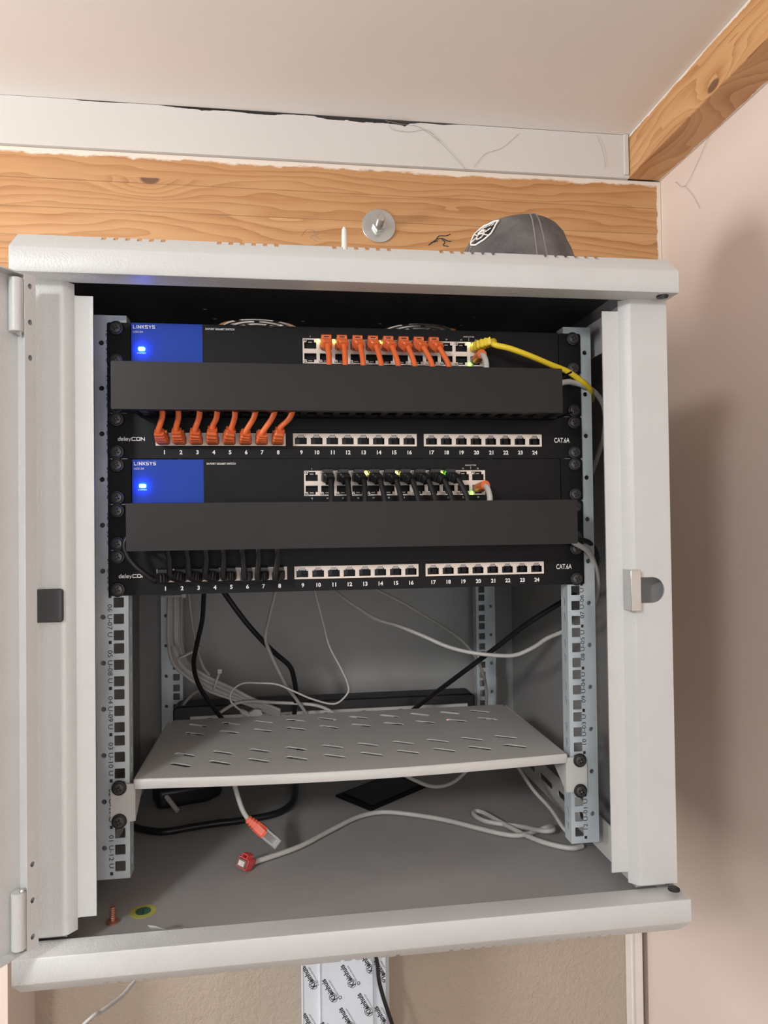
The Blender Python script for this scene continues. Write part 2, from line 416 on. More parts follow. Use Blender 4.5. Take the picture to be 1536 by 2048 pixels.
# white board between the beam and the ceiling: its top edge is broken, leaving a dark crack
mb = MB(); top = []; x = -2600
CR = [(-2600,.1),(-503,.3),(-490,2.0),(-455,1.8),(-440,.3),(-390,.4),(-380,1.4),(-330,1.2),(-305,.4),(-262,.5),(-240,2.2),(-205,3.2),(-190,4.4),(-180,3.0),(-150,2.6),(-110,4.6),(-80,4.2),(-65,2.0),(-20,1.6),(-10,3.4),(10,6.0),(35,5.0),(60,6.6),(90,5.6),(125,6.5),(133,9.0),(140,4.5),(160,1.8),(200,2.6),(215,1.2),(225,.5),(528,.4)]
def crack(x):
    for (a, p), (b_, q_) in zip(CR, CR[1:]):
        if a <= x <= b_: return p+(q_-p)*(x-a)/(b_-a)
    return .3
while x < 528:
    g = crack(x)*1.15; g += g*.28*noise.noise(Vector((x*.15, 3, 0)))
    top.append((x, ZC - max(.1, g))); x += 3 if x > -520 else 120
top.append((528, ZC-.2))
mb.prism([(-2600, 929.5)] + top + [(528, 929.5)][::-1][:1] if False else [(-2600, 929.5)] + top + [(528, 929.5)], 'y', 444, YB+40)
struct('trim_1', mb, BOARD, smooth=0)
struct('trim_2', MB().box(518, 526.5, 440, 443.8, 934, ZC-.5), BOARD, smooth=0, bevel=1)
# white cable trunking in the corner
tag(obj('cable_trunking', MB().box(556, 578, 545, YW, FZ, 688).box(555, 560, 543.5, 546, FZ, 688), WHT, bevel=1.5),
    'narrow white vertical trunking in the corner below the cabinet', 'trunking')
# cobwebs at the crack
WEB = plain('cobweb_dust', (.34,.28,.23), .9)
for lb, r, lines in (('cobweb hanging from the right end of the dark ceiling crack', .26, [[(101,443,1003),(105,443,1001),(126,443,998),(159,443,996),(193,443,973),(214,443,953),(237,443,927)],[(105,443,1001),(112,443,990),(140,443,985),(170,443,990),(193,443,973)]]),
        ('short cobweb thread on the white board, middle of the right half', .24, [[(250,443,932),(270,443,955),(300,443,970),(330,443,995)]]),
        ('short cobweb thread at the right end of the white board', .24, [[(470,443,1000),(480,443,975),(484,443,950),(482,443,944)]]),
        ('cobweb threads on the pink wall under the side beam', .28, [[(588,400,905),(586,370,885),(588,340,900),(587,300,930)],[(586,370,885),(588,350,860),(588,330,830)]])):
    mb = MB()
    for pts in lines: mb.tube(spline([(a, b-random.random(), c+random.uniform(-2,2) if 0 < i < len(pts)-1 else c) for i, (a, b, c) in enumerate(pts)], 5), r, 4)
    tag(obj('cobweb', mb, WEB), lb, 'cobweb')

# ================================================================== washer, nut and bolt in the beam
t = thing('bolt', (88, YB, 826), 'threaded bolt with nut and large round washer in the beam', 'bolt')
obj('washer', MB().lathe([(4, 0), (28, 0), (28, -2.6), (4, -2.6)], (88, YB-.2, 828), 'y', 40, True), ZINC, t, bevel=.5)
hexp = [(88+12*math.cos(math.radians(60*k+12)), 828+12*math.sin(math.radians(60*k+12))) for k in range(6)]
obj('nut', MB().prism(hexp, 'y', YB-13, YB-2.8), ZINC, t, bevel=.8)
prof = []
for k in range(12): prof += [(6.6, -13-k*1.7), (5.9, -13.85-k*1.7)]
obj('threaded_rod', MB().lathe([(6.2, -3)]+prof+[(5.4, -34.2)], (88, YB, 828), 'y', 20), ZINC, t)
# pencil scribbles on the beam
for nm, lines, lb in (('a', [[(172,800),(184,809),(190,816),(202,817),(210,820)],[(186,811),(196,812),(205,808),(211,808)],[(176,804),(188,808)],[(194,812),(200,806),(197,801),(206,799)]], 'dark pencil scribble on the beam beside the grey cap'),
                      ('b', [[(-40,806),(-30,818),(-12,812),(-25,806),(-14,798)],[(-22,818),(-16,806),(-8,802)]], 'faint pencil scribble on the beam left of the washer')):
    mb = MB()
    for l in lines: mb.tube(spline([(a, YB-.3, b) for a, b in l], 5), .75 if nm == 'a' else .3, 6)
    tag(obj('pencil_mark', mb, BINK if nm == 'a' else bpy.data.materials['cobweb_dust']), lb, 'pencil mark')

# ================================================================== cabinet
cab = thing('network_cabinet', (2, 170, -65), 'open light grey wall-mounted network cabinet with its door swung left', 'cabinet')
CX0, CX1 = -300.5, 304.5
prof_full = [(-88,552.4),(-87.4,551.3),(-86.2,551),(-62,551),(-62,591),(-66,591),(-87.2,573),(-88,571.5)]
prof_not = [(-88,552.4),(-87.4,551.3),(-86.2,551),(-62,551),(-62,587),(-70.6,587),(-87.2,573),(-88,571.5)]
notches = [g0+k*10.2 for g0 in (-228,-128,-24,77,180) for k in range(6)]
def flipz(p): return [(a, 526-b) for a, b in p]
def cap(flip):
    mb = MB(); x = CX0; F = (flipz if flip else (lambda p: p))
    for nx in notches:
        mb.prism(F(prof_full), 'x', x, nx-2.0); mb.prism(F(prof_not), 'x', nx-2.0, nx+2.0); x = nx+2.0
    mb.prism(F(prof_full), 'x', x, CX1)
    # cap sheet with fan holes and diagonal vent slots
    holes = []
    for cx in (-104, 108):
        for r in (49, 38, 27, 16):
            n = 6 if r > 20 else 4
            for k in range(n):
                a0 = 2*math.pi*(k+.08+(.5 if r in (38, 16) else 0))/n; a1 = a0+2*math.pi*.84/n; h = []
                for j in range(7): a = a0+(a1-a0)*j/6; h.append((cx+(r+3.6)*math.cos(a), 222+(r+3.6)*math.sin(a)))
                for j in range(7): a = a1-(a1-a0)*j/6; h.append((cx+(r-3.6)*math.cos(a), 222+(r-3.6)*math.sin(a)))
                holes.append(h)
    if not flip: holes += [circ(a, b, 2.6) for a, b in ((-161.8,131.3),(-153.9,169.6),(-46.7,170.5),(50.5,172.7),(155.8,170),(163.8,133.5))]
    z = F([(0, 590)])[0][1]
    out = [(CX0, 434), (CX0, -62)]
    for nx in notches: out += [(nx-2,-62),(nx+6,-44),(nx+10,-44),(nx+2,-62)]
    out += [(CX1,-62),(CX1,434)]
    mb.plate(out, holes, 2, flat(z))
    s = (551, 591) if not flip else (-65, -25)
    for xx in (CX0, CX1-1.5): mb.box(xx, xx+1.5, -62, 434, *s)
    return mb
obj('top_cap', cap(False), CAB, cab, smooth=30)
obj('bottom_cap', cap(True), CAB, cab, smooth=30)
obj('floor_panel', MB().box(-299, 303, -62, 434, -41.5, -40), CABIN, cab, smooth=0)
obj('ceiling_panel', MB().plate(rect(-299, 303, -62, 434), [circ(cx, 222, 56, 40) for cx in (-104,108)]+[circ(a,b,2.6) for a, b in ((-161.8,131.3),(-153.9,169.6),(-46.7,170.5),(50.5,172.7),(155.8,170),(163.8,133.5))], 1.2, flat(588)), plain('shade_toned_ceiling_sheet', (.12,.12,.122), .6), cab, smooth=0)  # shade under the cabinet top is put into this sheet's darker colour
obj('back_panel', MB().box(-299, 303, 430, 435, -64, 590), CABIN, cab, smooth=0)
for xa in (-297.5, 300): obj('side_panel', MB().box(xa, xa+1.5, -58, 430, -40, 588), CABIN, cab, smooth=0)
# front posts: outer face, step and set-back flange
def post(sgn):
    mb = MB(); xo = 303.5 if sgn > 0 else -298
    cx = 2.5
    P = [(xo, -50), (xo, -66), (266.5 if sgn > 0 else -264.5, -66), (264 if sgn > 0 else -262, -65), (257 if sgn > 0 else -256, -57.5), (254.5 if sgn > 0 else -254, -56.5), (241 if sgn > 0 else -240.5, -56.5), (241 if sgn > 0 else -240.5, -54.8)]
    inner = [(P[5][0], -54.8), (P[4][0]+1*sgn, -55.8), (P[3][0]+.8*sgn, -63.6), (P[2][0], -64.4), (xo-1.6*sgn, -64.4), (xo-1.6*sgn, -50)]
    if sgn < 0:
        mb.prism([p for p in P[:5]]+[inner[1], inner[2], inner[3], inner[4], inner[5]], 'z', -20, 551)
        mb.prism([P[4], P[5], P[6], P[7], inner[0], inner[1]], 'z', -10, 541)
    else:
        # face with the D-shaped latch opening
        D = [(268.2, 252.9), (268.2, 278)] + [(283.3+12.6*math.cos(math.radians(a)), 265.45+12.6*math.sin(math.radians(a))) for a in range(90, -91, -12)]
        mb.plate(rect(266.5, xo, -20, 551), [D], 1.6, front(-65.2))
        mb.prism([(xo, -50), (xo, -64.4), (xo-1.6, -64.4), (xo-1.6, -50)], 'z', -20, 551)
        mb.prism([(266.5,-66), P[3], P[4], inner[1], inner[2], (266.5,-64.4)], 'z', -20, 551)
        mb.prism([P[4], P[5], P[6], P[7], inner[0], inner[1]], 'z', -10, 541)
    return mb
obj('front_post', post(-1), CAB, cab, smooth=50)
obj('front_post', post(1), CAB, cab, smooth=50)
obj('latch_bar', MB().box(257, 267.5, -74.5, -58, 246.5, 286), ZINC, cab, bevel=.5)
c = obj('catch_cover', MB().prism(rrect(-287.5,-264,251.5,280.5,2.5), 'y', -69.5, -62), plain('catch_black', (.035,.035,.038), .35), cab, bevel=1.2)
c['label'] = 'square black plastic catch on the left post'
for z, s in ((551, -1), (-20, 1)):
    obj('cap_plug', MB().lathe([(5.6, 0), (5.4, 1.6*s), (2, 1.8*s)], (293, -78, z), 'z', 20), VBLK, cab)
# side cross bars front to back, with long slots
for zz in ((-26, 11), (513, 551)):
    for xs in (-266, 266):
        zc = (zz[0]+zz[1])/2
        hs = [slot(a, zc, a+38, zc, 4.2) for a in (40, 105, 170, 235, 300)] + [circ(-40, zc+6, 2.4), circ(-25, zc-8, 3), circ(-30, zc+12, 1.6)]
        mb = MB().plate(rect(-57, 400, *zz), hs, 1.5, sidep(xs))
        o = (1 if xs > 0 else -1)
        mb.box(min(xs, xs+o*33), max(xs, xs+o*33), -57, 400, zz[0], zz[0]+1.5) if False else None
        mb.box(min(xs, xs+o*30), max(xs, xs+o*30), -56, -54.8, *zz)
        obj('cross_bar', mb, SHELF, cab, smooth=0)
# rack rails
def rail(sgn, y, marks):
    mb = MB(); X = lambda a: a*sgn
    hs = []
    for u in range(12):
        for k in (6.35, 22.225, 38.1):
            z = u*44.45+k; cx = 232.55*sgn; hs.append(rrect(cx-4.9, cx+4.9, z-4.9, z+4.9, .7, 2))
        hs.append(circ(247.2*sgn, u*44.45+24.4, 2.5, 12))
    a, b = sorted((X(223.5), X(254)))
    mb.plate(rect(a, b, -5.5, 540.5), hs, 1.8, front(y))
    # inner return flange with slots, outer return
    ih = [slot(y+6 if False else y+9, u*44.45+z, y+9, u*44.45+z+6, 2.4, 3) for u in range(12) for z in (6, 22)]
    mb.plate(rect(y-.8, y+17, -5.5, 540.5), ih, 1.5, sidep(X(224.2)))
    o = sorted((X(254), X(252.2))); mb.box(o[0], o[1], y, y+24, -5.5, 540.5)
    r = obj('rack_rail', mb, GALV, cab, smooth=0)
    if marks:
        mb = MB()
        for u in range(1, 13):
            z0 = (u-1)*44.45
            if sgn < 0:
                T = Matrix(((0,1,0,0),(0,0,-1,y-1.0),(-1,0,0,0),(0,0,0,1)))  # reads downwards
                mb.text('%02d U-%02d U' % (u, 13-u), -(z0+36.6), -(z0+5.0), -242.9, -238.5, T, .0, .05)
                mb.plate(rect(-242.0, -239.2, z0-1.8, z0+1.3), [], .1, front(y-1.0))
            else:
                T = Matrix(((0,-1,0,0),(0,0,-1,y-1.0),(1,0,0,0),(0,0,0,1)))
                mb.text('%02d U-%02d U' % (13-u, u), z0+8.5, z0+40.4, -241.4, -237.0, T, .0, .05)
                mb.plate(rect(237.8, 240.6, z0-1.3, z0+1.8), [], .1, front(y-1.0))
        k = obj('unit_marking', mb, BINK, r, smooth=0)
    return r
for sgn in (-1, 1):
    rail(sgn, 1.6, True); rail(sgn, 372.7, False)
# door, swung open to the left
A = math.radians(35); dx, dy = -math.sin(A), -math.cos(A); L = 560
P1, P2, P3 = (-292, -92), (-284.3, -99.5), (-278.2, -91.6)
def off(p, s, n=0): return (p[0]+dx*s - dy*n*-1*0 + n*(-dy)*-1, p[1]+dy*s + n*dx) if False else (p[0]+dx*s, p[1]+dy*s)
door = bpy.data.objects.new('door', None); COL.objects.link(door); door.parent = cab; door.location = V(-292,-92,-13)-wl(cab)
mb = MB()
q1, q2 = off(P1, L), off(P2, L)
mb.prism([P1, q1, (q1[0]-1.2, q1[1]+.8), (P1[0]-1.2, P1[1]+.8)], 'z', -13, 545)
mb.prism([P1, P2, (P2[0]+.9, P2[1]+.6), (P1[0]+.7, P1[1]+.9)], 'z', -13, 545)
for z in (-13, 543.8): mb.prism([P1, P2, q2, q1], 'z', z, z+1.2)
mb.prism([q1, q2, (q2[0]+.9, q2[1]+1.1), (q1[0]+.9, q1[1]+1.1)], 'z', -13, 545)
obj('door_skin', mb, CAB, door, smooth=0)
# strip with holes along the hinge edge
ux, uy = (P3[0]-P2[0]), (P3[1]-P2[1]); ul = math.hypot(ux, uy); ux /= ul; uy /= ul
T = Matrix(((ux,0,uy,P2[0]),(uy,0,-ux,P2[1]),(0,1,0,0),(0,0,0,1)))
hs = [[(ul*.5+2.1*math.cos(a*math.pi/6), z+2.4*math.sin(a*math.pi/6)) for a in range(12)] for z in (535.5, 505.3, 475.5, 56.4, 27, -2.7)]
obj('edge_strip', MB().plate(rect(0, ul, -13, 545), hs, 1.2, T).prism([P3, (P3[0]-.3,P3[1]+1), (P1[0],P1[1]+1), P1], 'z', -13, 545), CAB, door, smooth=0)
for z0, z1, zp in ((496, 541, 495), (-10, 36.5, 37.5)):
    hx, hy = -290.6, -99.5
    mb = MB(); mb.mat(CAB); mb.lathe([(5.0, z0), (5.7, z0+.6), (5.7, z1-.6), (5.0, z1)], (hx, hy, 0), 'z', 24)
    mb.mat(ZINC); mb.lathe([(.5, -2.4), (2, -1.7), (2.7, 0), (2, 1.7), (.5, 2.4)], (hx+3.2, hy-1, zp), 'z', 14)
    obj('hinge', mb, None, door)
# stud, sticker and paper on the cabinet floor
s = obj('ground_stud', MB().lathe([(6, 0), (6, 1.5), (3, 1.6)]+[(3.0 if k % 2 else 2.6, 2+k*.9) for k in range(15)], (-237, -12, -40), 'z', 18), STUD, cab)
mb = MB(); mb.mat(YST); mb.lathe([(12.5, 0), (12.5, .3)], (-212, 3, -40), 'z', 36); mb.mat(GRN); mb.lathe([(7.3, .3), (7.3, .5)], (-212, 3, -40), 'z', 30)
mb.mat(BINK); mb.box(-212.4,-211.6,-1,6,-39.48,-39.44).box(-214,-210,-1.4,-.8,-39.48,-39.44)
obj('earth_sticker', mb, None, cab)
mb = MB(); pp = [(-58+0*k, 0) for k in range(2)]
R = []
for i in range(10):
    x = -196+i*7.5; z = -39 + (19.5 if i < 1 else 17.5-1.1*i+1.5*math.sin(i*2.1))
    R.append([(x, -61.4, z), (x, -61.0, z), (x+1, -40, -38.6), (x+1, -40, -39)])
mb.rings(R)
tag(obj('paper_slip', mb, PAPER), 'white paper slip curling up behind the bottom front lip', 'paper')

# ================================================================== rack hardware helpers
def screw_mesh():
    mb = MB(); mb.mat(VBLK)
    mb.lathe([(7.0, 0), (7.2, -.8), (6.6, -2.0), (5.4, -2.2)], (0, 0, 0), 'y', 28, True)
    mb.mat(SCRW); mb.lathe([(5.3, -1.9), (5.2, -3.2), (4.5, -3.9), (2.6, -4.15), (.3, -4.2)], (0, 0, 0), 'y', 24, True)
    mb.mat(VBLK)
    for a in (20, 110): mb.box(-3.3, 3.3, -4.5, -3.6, -.75, .75, Matrix.Rotation(math.radians(a), 4, 'Y'))
    mb.mat(ZINC); mb.lathe([(.7, 0), (.4, -.4)], (0, -4.4, 0), 'y', 8)
    for v in mb.bm.verts: v.co.z -= 0
    return mb
_proto = {}
def part(key, maker, parent, loc, name=None, bevel=0):
    """first call builds the part, later calls copy it"""
    if key not in _proto:
        mb = maker()
        for v in mb.bm.verts: v.co += Vector(loc)
        _proto[key] = obj(name or key, mb, None, parent, loc=loc, bevel=bevel); return _proto[key]
    return dup(_proto[key], parent, loc)
def screws(parent, zs, y=-2.2, xs=(-232.55, 232.55)):
    for x in xs:
        for z in zs: part('screw', screw_mesh, parent, (x, y, z))

# ---- 24-port switches
def sw_port(up):
    def f():
        s = 1 if up else -1; mb = MB(); mb.mat(VBLK)
        # recess: open box behind the frame
        mb.box(-6, 6, 9, 9.6, -4.6, 4.6)
        mb.box(-6.4, -6, 0, 9.6, -4.6, 4.6); mb.box(6, 6.4, 0, 9.6, -4.6, 4.6)
        mb.box(-6.4, 6.4, 0, 9.6, -3.6*s-.25, -3.6*s+.25); mb.box(-6.4, 6.4, 0, 9.6, 4.6*s-.25, 4.6*s+.25)
        mb.mat(TAB); mb.box(-2.0, 2.0, 1.0, 5, 3.2*s-.5, 3.2*s+.5)
        mb.mat(BLK)
        for k in range(8): mb.box(-4.1+k*1.1, -3.6+k*1.1, 3, 8, -2.6*s-.3, -2.6*s+.3)
        return mb
    return f
def switch(u, label, lit):
    z0 = (u-1)*44.45; t = thing('network_switch', (0, 120, z0+.4), label, 'network switch', 'blue and black 24-port switches')
    mb = MB(); mb.box(-218.4, 216, 1, 235, z0+.6, z0+43.6)
    cols = [-44.7+15.58*j for j in range(12)]
    mb.plate(rect(-218.4, 216, z0+.6, z0+43.6), [rect(-52.3, 134.3, z0+7.0, z0+31.8)], 5, front(-1.5))
    # leave room behind the frame
    obj('housing', mb, BLK, t, smooth=0)
    for s in (-1, 1):
        a, b = sorted((219.5*s if s < 0 else 217.4, 241.3*s))
        obj('ear', MB().plate(rrect(a, b, z0+.5, z0+43.9, 2), [], 2, front(-1.0)).box(*(sorted((a if s > 0 else b, (a if s > 0 else b)+1.5*-s*-1))), -1, 30, z0+2, z0+42), BLK, t, smooth=0)
    o = obj('front_label', MB().box(-218.2, -150.3, -4.6, -4.0, z0+.9, z0+43.4), BLUE, t, bevel=.2); o['label'] = 'blue front label'
    mb = MB(); T = front(-4.62)
    strokes(mb, 'LINKSYS', [1,.35,1.05,1,1.05,1.05,1.05], -216.3, -195.6, z0+37.7, 3.4, .62, T)
    mb.text('LGS124', -216.3, -207, z0+33.6, z0+35.5, T, .0)
    mb.text('SYSTEM', -212.6, -204.4, z0+13.2, z0+14.4, T, 0)
    obj('maker_lettering', mb, INK, t, smooth=0); mb = MB()
    T = front(-4.05)
    mb.text('24-PORT GIGABIT SWITCH', -147.7, -119.5, z0+38.2, z0+40.2, T, .02)
    mb.text('LINK/ACT/GB', 113.5, 124.8, z0+36.8, z0+38.0, T, .01); mb.plate(rect(119, 119.3, z0+33.2, z0+36), [], .06, T)
    obj('panel_lettering', mb, INK, t, smooth=0); mb = MB()
    for j in range(12):
        c = -44.7+15.58*j; w_ = .6 if j < 9 else 1.3
        mb.text(str(j+1), c, None, z0+33.2, z0+34.8, T, .01)
        mb.text(str(j+13), c, None, z0+3.6, z0+5.2, T, .01)
    obj('port_numbers', mb, INK, t, smooth=0)
    # port frame
    hs = []
    for c in cols:
        for s in (1, -1):
            zc = z0+19.4; P = [(-6.1,2.3),(6.1,2.3),(6.1,8.7),(3.8,8.7),(3.8,11.4),(-3.8,11.4),(-3.8,8.7),(-6.1,8.7)]
            hs.append([(c+a, zc+b*s) for a, b in P])
    obj('port_frame', MB().plate(rect(-52.3, 134.3, z0+6.8, z0+32.0), hs, 1.2, front(-3.6)), PORTW, t, smooth=0)
    for c in cols:
        part('sw_up', sw_port(True), t, (c, -3.0, z0+25.6), 'port'); part('sw_dn', sw_port(False), t, (c, -3.0, z0+13.2), 'port')
    def led_pair():
        mb = MB(); mb.mat(VBLK); mb.box(-1.9, 1.9, -.25, .3, -1.1, 1.1); mb.mat(LEDO)
        mb.box(-1.5, -.3, -.5, 0, -.6, .6); mb.box(.3, 1.5, -.5, 0, -.6, .6); return mb
    for c in cols:
        for zz in (z0+30.2, z0+8.6): part('led_pair', led_pair, t, (c-5.0 if True else c, -4.3, zz), 'led_pair')
    for (j, up, col) in lit:
        c = cols[j-1]; m = LEDY if col == 'y' else LEDG
        lx = c-7.4 if up else c-6.6
        k = obj('lit_led', MB().box(lx-1.3, lx+1.3, -5.6, -4.3, z0+(28.0 if up else 7.0), z0+(30.8 if up else 9.6)), m, t, bevel=.4)
        k['label'] = ('yellow' if col == 'y' else 'green')+' lit indicator'
    k = obj('status_led', MB().plate(rrect(-211.1, -205.1, z0+15.9, z0+19.3, 1), [], 2.6, front(-5.6)), LEDB, t); k['label'] = 'glowing blue status light'
    screws(t, (z0+6.35, z0+38.1))
    return t
switch(12, 'top black switch with blue label, orange cords plugged in', 'network switch') if False else None
switch(12, 'black switch with blue label at the top of the rack, orange cords plugged in', [(2,1,'y'),(3,1,'y'),(6,1,'y'),(12,1,'y'),(12,0,'g')])
switch(9, 'black switch with blue label in the middle of the rack, black cords plugged in', [(5,1,'y'),(7,1,'y'),(10,1,'g'),(12,0,'g')])

# ---- patch panels
def jack():
    mb = MB(); mb.mat(VBLK)
    mb.box(-5.8, 5.8, 8, 8.6, -5, 5); mb.box(-6.2, -5.8, 0, 8.6, -5, 5); mb.box(5.8, 6.2, 0, 8.6, -5, 5)
    mb.box(-6.2, 6.2, 0, 8.6, -5.2, -4.9); mb.box(-6.2, 6.2, 0, 8.6, 4.9, 5.2)
    mb.mat(TAB); mb.prism([(-3.3, 2.2), (3.3, 2.2), (2.2, 4.9), (-2.2, 4.9)], 'y', .4, 2.2)
    mb.mat(BLK); mb.box(-.5, 4.6, 3.2, 6, -3.6, 1.0)
    return mb
banks = [-133.2, .1, 133.6]
def px(n): return banks[(n-1)//8] + (((n-1) % 8)-3.5)*15.75
def patch(u, label):
    z0 = (u-1)*44.45; t = thing('patch_panel', (0, 20, z0+.4), label, 'patch panel', 'black 24-port patch panels'); zc = z0+18.9
    mb = MB().plate(rrect(-241.3, 241.3, z0+.4, z0+44.0, 1.5), [rect(b-62.3, b+62.3, zc-6.2, zc+6.2) for b in banks], 2, front(-1.0))
    obj('faceplate', mb, BLK, t, smooth=0)
    hs = lambda b: [[(b+(i-3.5)*15.75+a, zc+c) for a, c in ((-5.9,-4.6),(5.9,-4.6),(5.9,1.9),(4.0,1.9),(4.0,3.2),(2.6,3.2),(2.6,5.0),(-2.6,5.0),(-2.6,3.2),(-4.0,3.2),(-4.0,1.9),(-5.9,1.9))] for i in range(8)]
    for b in banks: obj('jack_block', MB().plate(rect(b-63.0, b+63.0, zc-6.35, zc+6.35), hs(b), 1.2, front(-2.2)), PORTW, t, smooth=0)
    for n in range(1, 25): part('jack', jack, t, (px(n), -1.6, zc), 'port')
    mb = MB(); T = front(-2.05)
    for n in range(1, 25):
        s = str(n); c = px(n)+.4; wd = 1.0 if n == 1 else (1.35 if n < 10 else 3.0)
        mb.text(s, c, None, z0+4.2, z0+8.4, T, .034)
    obj('port_numbers', mb, INK, t, smooth=0); mb = MB()
    mb.text('CAT.6A', 210.6, 227.5, z0+16.8, z0+22.0, T, .012)
    obj('category_lettering', mb, INK, t, smooth=0); mb = MB()
    # maker's word mark: small letters, then wide squared capitals
    strokes(mb, 'deley', [1,1,.35,1,1], -231.6, -219.4, z0+17.4, 3.3, .62, T); strokes(mb, 'CON', [1,1,1], -218.9, -206.3, z0+17.4, 3.6, .75, T)
    obj('maker_lettering', mb, INK, t, smooth=0)
    obj('rear_body', MB().box(-205, 205, 7.5, 40, z0+4, z0+40), VBLK, t, smooth=0)
    screws(t, (z0+6.35, z0+38.1))
    return t
patch(10, 'upper black patch panel with orange cords in sockets 1 to 8')
patch(7, 'lower black patch panel with black cords in sockets 1 to 8')

# ---- cable managers: finger duct with a clip-on cover
def manager(u, label, x0, x1, cz0, cz1, tilt):
    z0 = (u-1)*44.45; t = thing('cable_manager', (0, -20, z0+.4), label, 'cable manager', 'black cable managers with long covers')
    obj('back_plate', MB().plate(rrect(-241.3, 241.3, z0+.4, z0+44.0, 1.5), [], 2, front(-1.0)), BLK, t, smooth=0)
    mb = MB()
    for z in ((z0+1.6, z0+42.2) if u != 11 else (z0-3.4, z0+36.2)):
        out = [(-210, -2.6), (-210, -54)]
        x = -206
        while x < 200: out += [(x, -54), (x, -16), (x+9.5, -16), (x+9.5, -54)]; x += 15.6
        out += [(210, -54), (210, -2.6)]
        mb.plate(out, [], 1.6, flat(z))
    obj('finger_duct', mb, BLK, t, smooth=0)
    mb = MB().plate(rrect(x0, x1, cz0, cz1, 1.2), [], 1.5, front(-60.2))
    mb.box(x0, x1, -60.5, -51, cz1-1.4, cz1).box(x0, x1, -60.5, -51, cz0, cz0+1.4)
    obj('cover', mb, COVER, t, bevel=.6)
    screws(t, (z0+6.35, z0+38.1))
    return t
manager(11, 'upper black cable manager between orange-cord switch and patch panel', -224.6, 197, 439.2, 482.2, 0)
manager(8, 'lower black cable manager between black-cord switch and patch panel', -212.4, 210, 311.8, 354.6, 0)

# ---- vented shelf
t = thing('rack_shelf', (0, 100, 50), 'pale grey vented metal shelf with rows of slanted slots', 'shelf')
out = [(-218, 0)]; N = 24
frontc = [(-218+436*i/N, -1.5-12.5*math.sin(math.pi*i/N)) for i in range(N+1)]
out = frontc + [(214, 209), (-214, 209)]
hs = []
for ycen, xoff in ((33, 0), (66, 1), (144, 2), (180, 3)):
    for i in range(10):
        x = -180+i*39.3+(0 if ycen < 100 else 1); sl = 5.5
        hs.append(slot(x-8.6, ycen+sl, x+8.6, ycen-sl, 3.3))
obj('tray', MB().plate(out, hs, .9, flat(89.5)), SHELF, t, smooth=0)
mb = MB(); R = []
for x, y in frontc: R.append([(x, y-.8, 90.0), (x, y-1.5, 89.2), (x, y-1.7, 81.5), (x, y-1.3, 80.6), (x, y-.2, 81.2), (x, y-.1, 88.6)])
mb.rings(R); obj('front_lip', mb, SHELF, t, smooth=50)
for s in (-1, 1):
    mb = MB(); a, b = sorted((218.5*s, 240.5*s))
    mb.plate(rrect(a, b, 49.6, 85.8, 2), [], 1.8, front(-1.4))
    mb.plate([(-1.5, 49.6), (0, 49.6), (45, 74), (52, 80), (209, 80), (209, 89), (-1.5, 89)], [circ(20, 64, 1.6)], 1.5, sidep(218.6*s))
    obj('mounting_ear', mb, SHELF, t, smooth=0)
screws(t, (50.8, 82.55), -2.4)

# ---- power strip at the back
t = thing('power_strip', (-10, 350, 33), 'black and pale grey power strip across the back, behind the shelf', 'power strip')
obj('body', MB().prism(rrect(-232, 209, 33, 77, 7, 4), 'y', 331, 371), VBLK, t, bevel=2)
obj('face_strip', MB().box(-208, 197, 327.5, 331, 38, 63.5), SHELF, t, bevel=1)
def sock():
    mb = MB(); mb.mat(VBLK); mb.lathe([(10, 0), (10.5, -1.2), (9.6, -1.4), (9.3, -.2), (.5, -.2)], (0, 0, 0), 'y', 28); return mb
for k in range(6): part('socket', sock, t, (-180+k*55, 327.4, 50))
k = obj('indicator', MB().lathe([(3.4, 0), (3.0, -2), (.5, -2.8)], (163, 327.4, 43), 'y', 14), LEDR, t); k['label'] = 'red indicator light'

